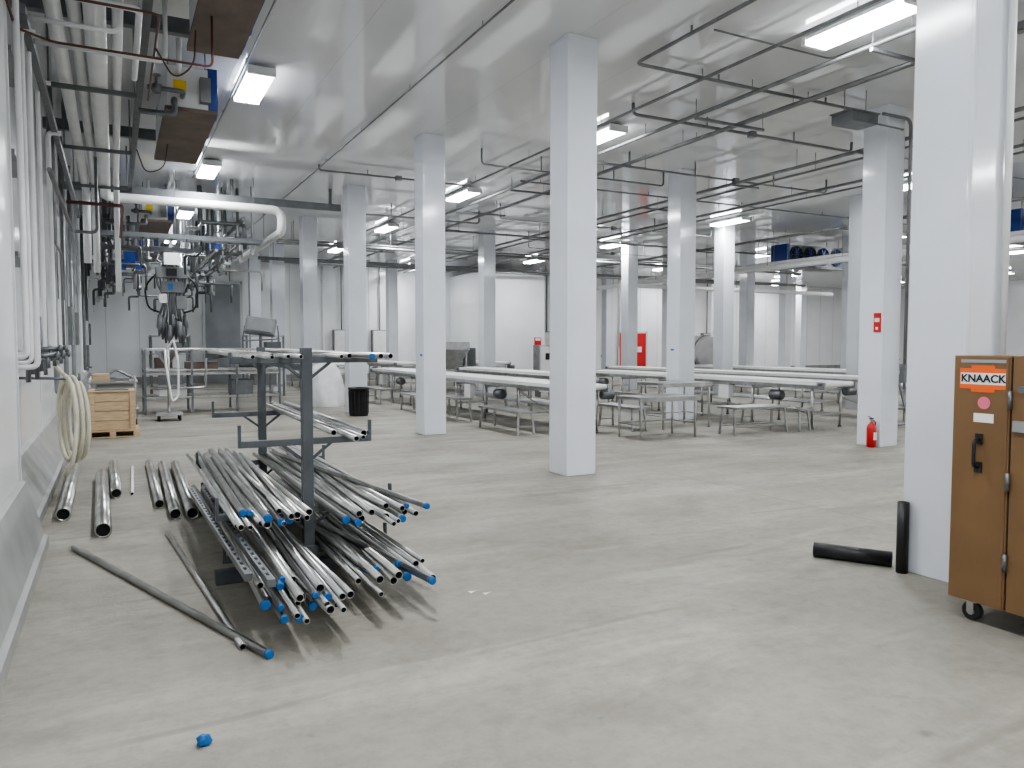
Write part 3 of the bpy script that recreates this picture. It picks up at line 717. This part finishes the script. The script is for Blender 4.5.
for (y, L_, h_) in ((12.6, 1.7, 0.42), (15.1, 1.3, 0.5), (17.2, 1.7, 0.42), (20.4, 1.6, 0.42)): bench(6.45, y, L_, 0.35, h_)
for y in (10.9, 15.6): bench(11.35, y-0.2, 1.6, 0.3, 0.42)
for y in (13.5, 18.5): bench(17.7, y, 1.7, 0.35, 0.42)
table(7.75, 9.0, 10.2, 10.9, 0.72); table(9.1, 10.3, 11.3, 12.1, 0.88)
table(13.4, 14.8, 9.6, 10.4, 0.8); table(16.2, 17.2, 9.2, 10.0, 0.85)
bench(8.6, 11.9, 1.2, 0.35, 0.45); bench(10.3, 10.2, 0.5, 1.3, 0.5)
for (x, y0, y1) in ((6.6, 25, 31), (9.0, 25, 31.5), (12.3, 24.5, 31)): conveyor(x, y0, y1, 0.9, 1.0)
b = B('hopper_machine')
x, y = 9.8, 23.4
for sx in (-0.5, 0.5):
    for sy in (-0.4, 0.4): b.box(x+sx-0.03, x+sx+0.03, y+sy-0.03, y+sy+0.03, 0, 1.5, 'steel')
o = len(b.v)
for (h, z) in ((0.25, 0.8), (0.6, 1.45), (0.6, 1.7)):
    for (a, c) in ((-1,-1),(1,-1),(1,1),(-1,1)): b.v.append(Vector((x+a*h, y+c*h*0.8, z)))
for k in range(2):
    for i in range(4): b.face((o+4*k+i, o+4*k+(i+1)%4, o+4*k+4+(i+1)%4, o+4*k+4+i), 'steel')
b.face((o, o+1, o+2, o+3), 'steel')
b.box(x+0.6, x+0.9, y-0.3, y+0.1, 0.9, 1.5, 'steeld')
b.done()
def tank(x, y, r, L, z, k='drum'):
    b = B('stainless_drum_tank')
    b.lathe((x, y, z), (0, 1, 0), [(r*0.5, -0.06), (r*0.9, -0.03), (r, 0), (r, L), (r*0.9, L+0.03), (r*0.5, L+0.06)], k, 28)
    b.lathe((x, y, z), (0, 1, 0), [(r*1.02, 0.1), (r*1.04, 0.12), (r*1.04, 0.16), (r*1.02, 0.18)], 'steeld', 28)
    for yy in (y+0.2, y+L-0.2):
        for sx in (-1, 1): b.box(x+sx*r*0.7-0.03, x+sx*r*0.7+0.03, yy-0.03, yy+0.03, 0, z-r*0.5, 'steel')
        b.box(x-r*0.7, x+r*0.7, yy-0.03, yy+0.03, z-r*0.75, z-r*0.65, 'steel')
    b.done()
tank(19.7, 21.75, 0.68, 1.4, 1.28); tank(13.9, 22.0, 0.4, 1.0, 1.25)
b = B('control_cabinet')
b.box(11.5, 12.1, 20.2, 20.6, 0.2, 1.6, 'steel'); b.box(11.53, 12.07, 20.18, 20.2, 0.3, 1.55, 'pipew')
for x in (11.53, 12.02): b.box(x, x+0.05, 20.25, 20.55, 0, 0.2, 'steeld')
b.box(11.7, 11.9, 20.16, 20.18, 1.15, 1.35, 'dark'); b.done(0.005)

# ------------------------------------------------------------------ extinguisher, signs, ladder
b = B('fire_extinguisher')
x, y = 10.48, 7.90
b.lathe((x, y, 0.0), (0, 0, 1), [(0.05, 0), (0.07, 0.015), (0.072, 0.3), (0.06, 0.35), (0.025, 0.385), (0.02, 0.40)], 'red', 18)
b.cyl((x, y, 0.40), (x, y, 0.44), 0.022, 'steel', 10); b.box(x-0.05, x+0.04, y-0.012, y+0.012, 0.44, 0.455, 'black'); b.bar((x+0.02, y, 0.45), (x-0.08, y, 0.49), 0.02, 0.008, 'black')
b.tube([(x+0.02, y, 0.42), (x+0.09, y, 0.40), (x+0.09, y, 0.12)], 0.01, 'black', 8, 0.05); b.box(x-0.04, x+0.03, y-0.075, y-0.07, 0.12, 0.24, 'paper')
b.done()
b = B('fire_sign')
b.box(10.575, 10.59, 7.86, 7.98, 1.8, 2.1, 'red'); b.box(10.57, 10.578, 7.88, 7.96, 1.96, 2.02, 'paper'); b.box(10.57, 10.578, 7.9, 7.94, 1.84, 1.88, 'paper'); b.done()
b = B('step_ladder')
lx, ly = 11.65, 8.5
for sx in (-0.22, 0.22):
    b.bar((lx+sx, ly-0.35, 0), (lx+sx*0.7, ly, 1.35), 0.05, 0.025, 'steeld'); b.bar((lx+sx, ly+0.35, 0), (lx+sx*0.7, ly, 1.35), 0.03, 0.025, 'steeld')
for i in range(1, 5):
    t = i/5; b.box(lx-0.2+0.05*t, lx+0.2-0.05*t, ly-0.35+0.35*t-0.04, ly-0.35+0.35*t+0.04, 1.35*t-0.012, 1.35*t+0.012, 'steeld')
b.box(lx-0.18, lx+0.18, ly-0.1, ly+0.1, 1.34, 1.37, 'orange'); b.done()
for (x, y, z) in ((4.835, 12.84-0.1, 1.42), (10.585, 12.84, 1.5)):
    b = B('blue_tape_mark'); b.box(x-0.003, x+0.004, y-0.04, y+0.06, z-0.02, z+0.02, 'blue'); b.done()

b = B('black_pipe_offcut'); b.pipe((4.66, 3.98, 0.055), (4.94, 3.53, 0.055), 0.055, 'black', 20); b.done()
b = B('black_pipe_offcut'); b.pipe((4.88, 3.41, 0.0), (4.88, 3.41, 0.5), 0.04, 'black', 16); b.done()

# ------------------------------------------------------------------ job-site cabinet
cab = empty('storage_cabinet', (5.0, 2.3, 0))
X0, X1, Y0, Y1 = 4.32, 5.75, 1.92, 2.72
b = B('body')
b.box(X0, X1, Y0, 2.395, 0.13, 1.54, 'tan'); b.box(X0, X1, 2.405, Y1, 0.13, 1.54, 'tan')
b.box(X0+0.01, X1-0.01, 2.39, 2.41, 0.14, 1.53, 'dark')
b.box(X0-0.006, X0, 2.415, 2.43, 0.14, 1.53, 'tan')
b.done(0.008, cab)
b = B('seam_hardware')
for z in (0.4, 0.85, 1.3):
    b.cyl((X0-0.012, 2.40, z-0.05), (X0-0.012, 2.40, z+0.05), 0.012, 'steeld', 8)
b.box(X0-0.02, X0, 2.30, 2.38, 1.13, 1.19, 'steel'); b.cyl((X0-0.02, 2.34, 1.36), (X0, 2.34, 1.36), 0.02, 'steeld', 10)
b.done(0, cab)
b = B('handle')
b.tube([(X0, 2.565, 1.07), (X0-0.05, 2.565, 1.06), (X0-0.05, 2.565, 0.92), (X0, 2.565, 0.91)], 0.010, 'black', 8, 0.03)
b.box(X0-0.008, X0, 2.545, 2.585, 1.04, 1.10, 'black'); b.box(X0-0.008, X0, 2.545, 2.585, 0.88, 0.94, 'black'); b.done(0, cab)
b = B('decals')
b.box(X0-0.003, X0, 2.49, 2.62, 1.335, 1.485, 'orange')
b.box(X0-0.0035, X0, 2.425, 2.685, 1.352, 1.468, 'orange')
b.box(X0-0.004, X0, 2.43, 2.68, 1.378, 1.443, 'paper')
b.box(X0-0.003, X0, 2.42, 2.68, 1.50, 1.518, 'gdoor')
b.cyl((X0-0.003, 2.545, 1.275), (X0, 2.545, 1.275), 0.035, 'pink', 20); b.box(X0-0.003, X0, 2.49, 2.60, 1.165, 1.215, 'paper'); b.done(0, cab)
cu = bpy.data.curves.new('label_text', 'FONT'); cu.body = 'KNAACK'; cu.size = 0.06; cu.align_x = 'CENTER'; cu.align_y = 'CENTER'; cu.extrude = 0.001; cu.offset = 0.0016
cu.materials.append(M['black'])
t = bpy.data.objects.new('label_text', cu); S.collection.objects.link(t)
t.matrix_world = Matrix(((0, 0, -1, X0-0.006), (-1, 0, 0, 2.553), (0, 1, 0, 1.410), (0, 0, 0, 1)))
bpy.context.view_layer.update(); t.parent = cab; t.matrix_parent_inverse = cab.matrix_world.inverted()
b = B('casters')
for (x, y) in ((X0+0.08, Y0+0.1), (X0+0.08, Y1-0.1), (X1-0.08, Y0+0.1), (X1-0.08, Y1-0.1)):
    b.lathe((x-0.02, y, 0.055), (1, 0, 0), [(0.045, 0), (0.055, 0.005), (0.055, 0.035), (0.045, 0.04)], 'rubber', 20)
    b.cyl((x-0.026, y, 0.055), (x+0.026, y, 0.055), 0.022, 'steel', 10)
    b.box(x-0.03, x-0.024, y-0.02, y+0.02, 0.05, 0.12, 'steel'); b.box(x+0.024, x+0.03, y-0.02, y+0.02, 0.05, 0.12, 'steel'); b.box(x-0.045, x+0.045, y-0.045, y+0.045, 0.115, 0.13, 'steel')
b.done(0, cab)

b = B('crumpled_blue_tape')
rt = random.Random(5); o = len(b.v)
pr = [(0.018, 0), (0.03, 0.012), (0.026, 0.03), (0.012, 0.042)]
for (r, z) in pr:
    for i in range(9):
        t0 = 2*math.pi*i/9; q = r*rt.uniform(0.7, 1.3); b.v.append(Vector((0.28+q*math.cos(t0), 3.20+q*math.sin(t0), z)))
for k in range(3):
    for i in range(9): b.face((o+9*k+i, o+9*k+(i+1)%9, o+9*k+9+(i+1)%9, o+9*k+9+i), 'blue')
b.face(tuple(o+i for i in range(9)), 'blue'); b.face(tuple(o+27+i for i in range(9)), 'blue'); b.done()
b = B('paper_scrap')
for (x, y) in ((2.0, 4.4), (2.07, 4.33)):
    o = len(b.v); b.v += [Vector((x, y, 0.001)), Vector((x+0.05, y+0.01, 0.012)), Vector((x+0.04, y+0.03, 0.002)), Vector((x-0.01, y+0.025, 0.008))]; b.face((o, o+1, o+2), 'paper'); b.face((o, o+2, o+3), 'paper')
b.done()

# ------------------------------------------------------------------ world + camera
w = bpy.data.worlds.new('world'); S.world = w; w.use_nodes = True
w.node_tree.nodes['Background'].inputs[0].default_value = (0.8, 0.85, 0.9, 1); w.node_tree.nodes['Background'].inputs[1].default_value = 0.05
cd = bpy.data.cameras.new('camera'); cd.sensor_width = 36; cd.lens = 36*760/1024; cd.clip_end = 200
cam = bpy.data.objects.new('camera', cd); S.collection.objects.link(cam); cam.location = (0, 0, CAMH)
yaw = math.atan2(397, 760); pitch = math.atan2(39, 760)
cam.rotation_euler = (math.pi/2-pitch, 0, -yaw)
S.camera = cam
S.view_settings.view_transform = 'AgX'
try: S.view_settings.look = 'AgX - Medium High Contrast'
except Exception: pass
S.view_settings.exposure = 0.42
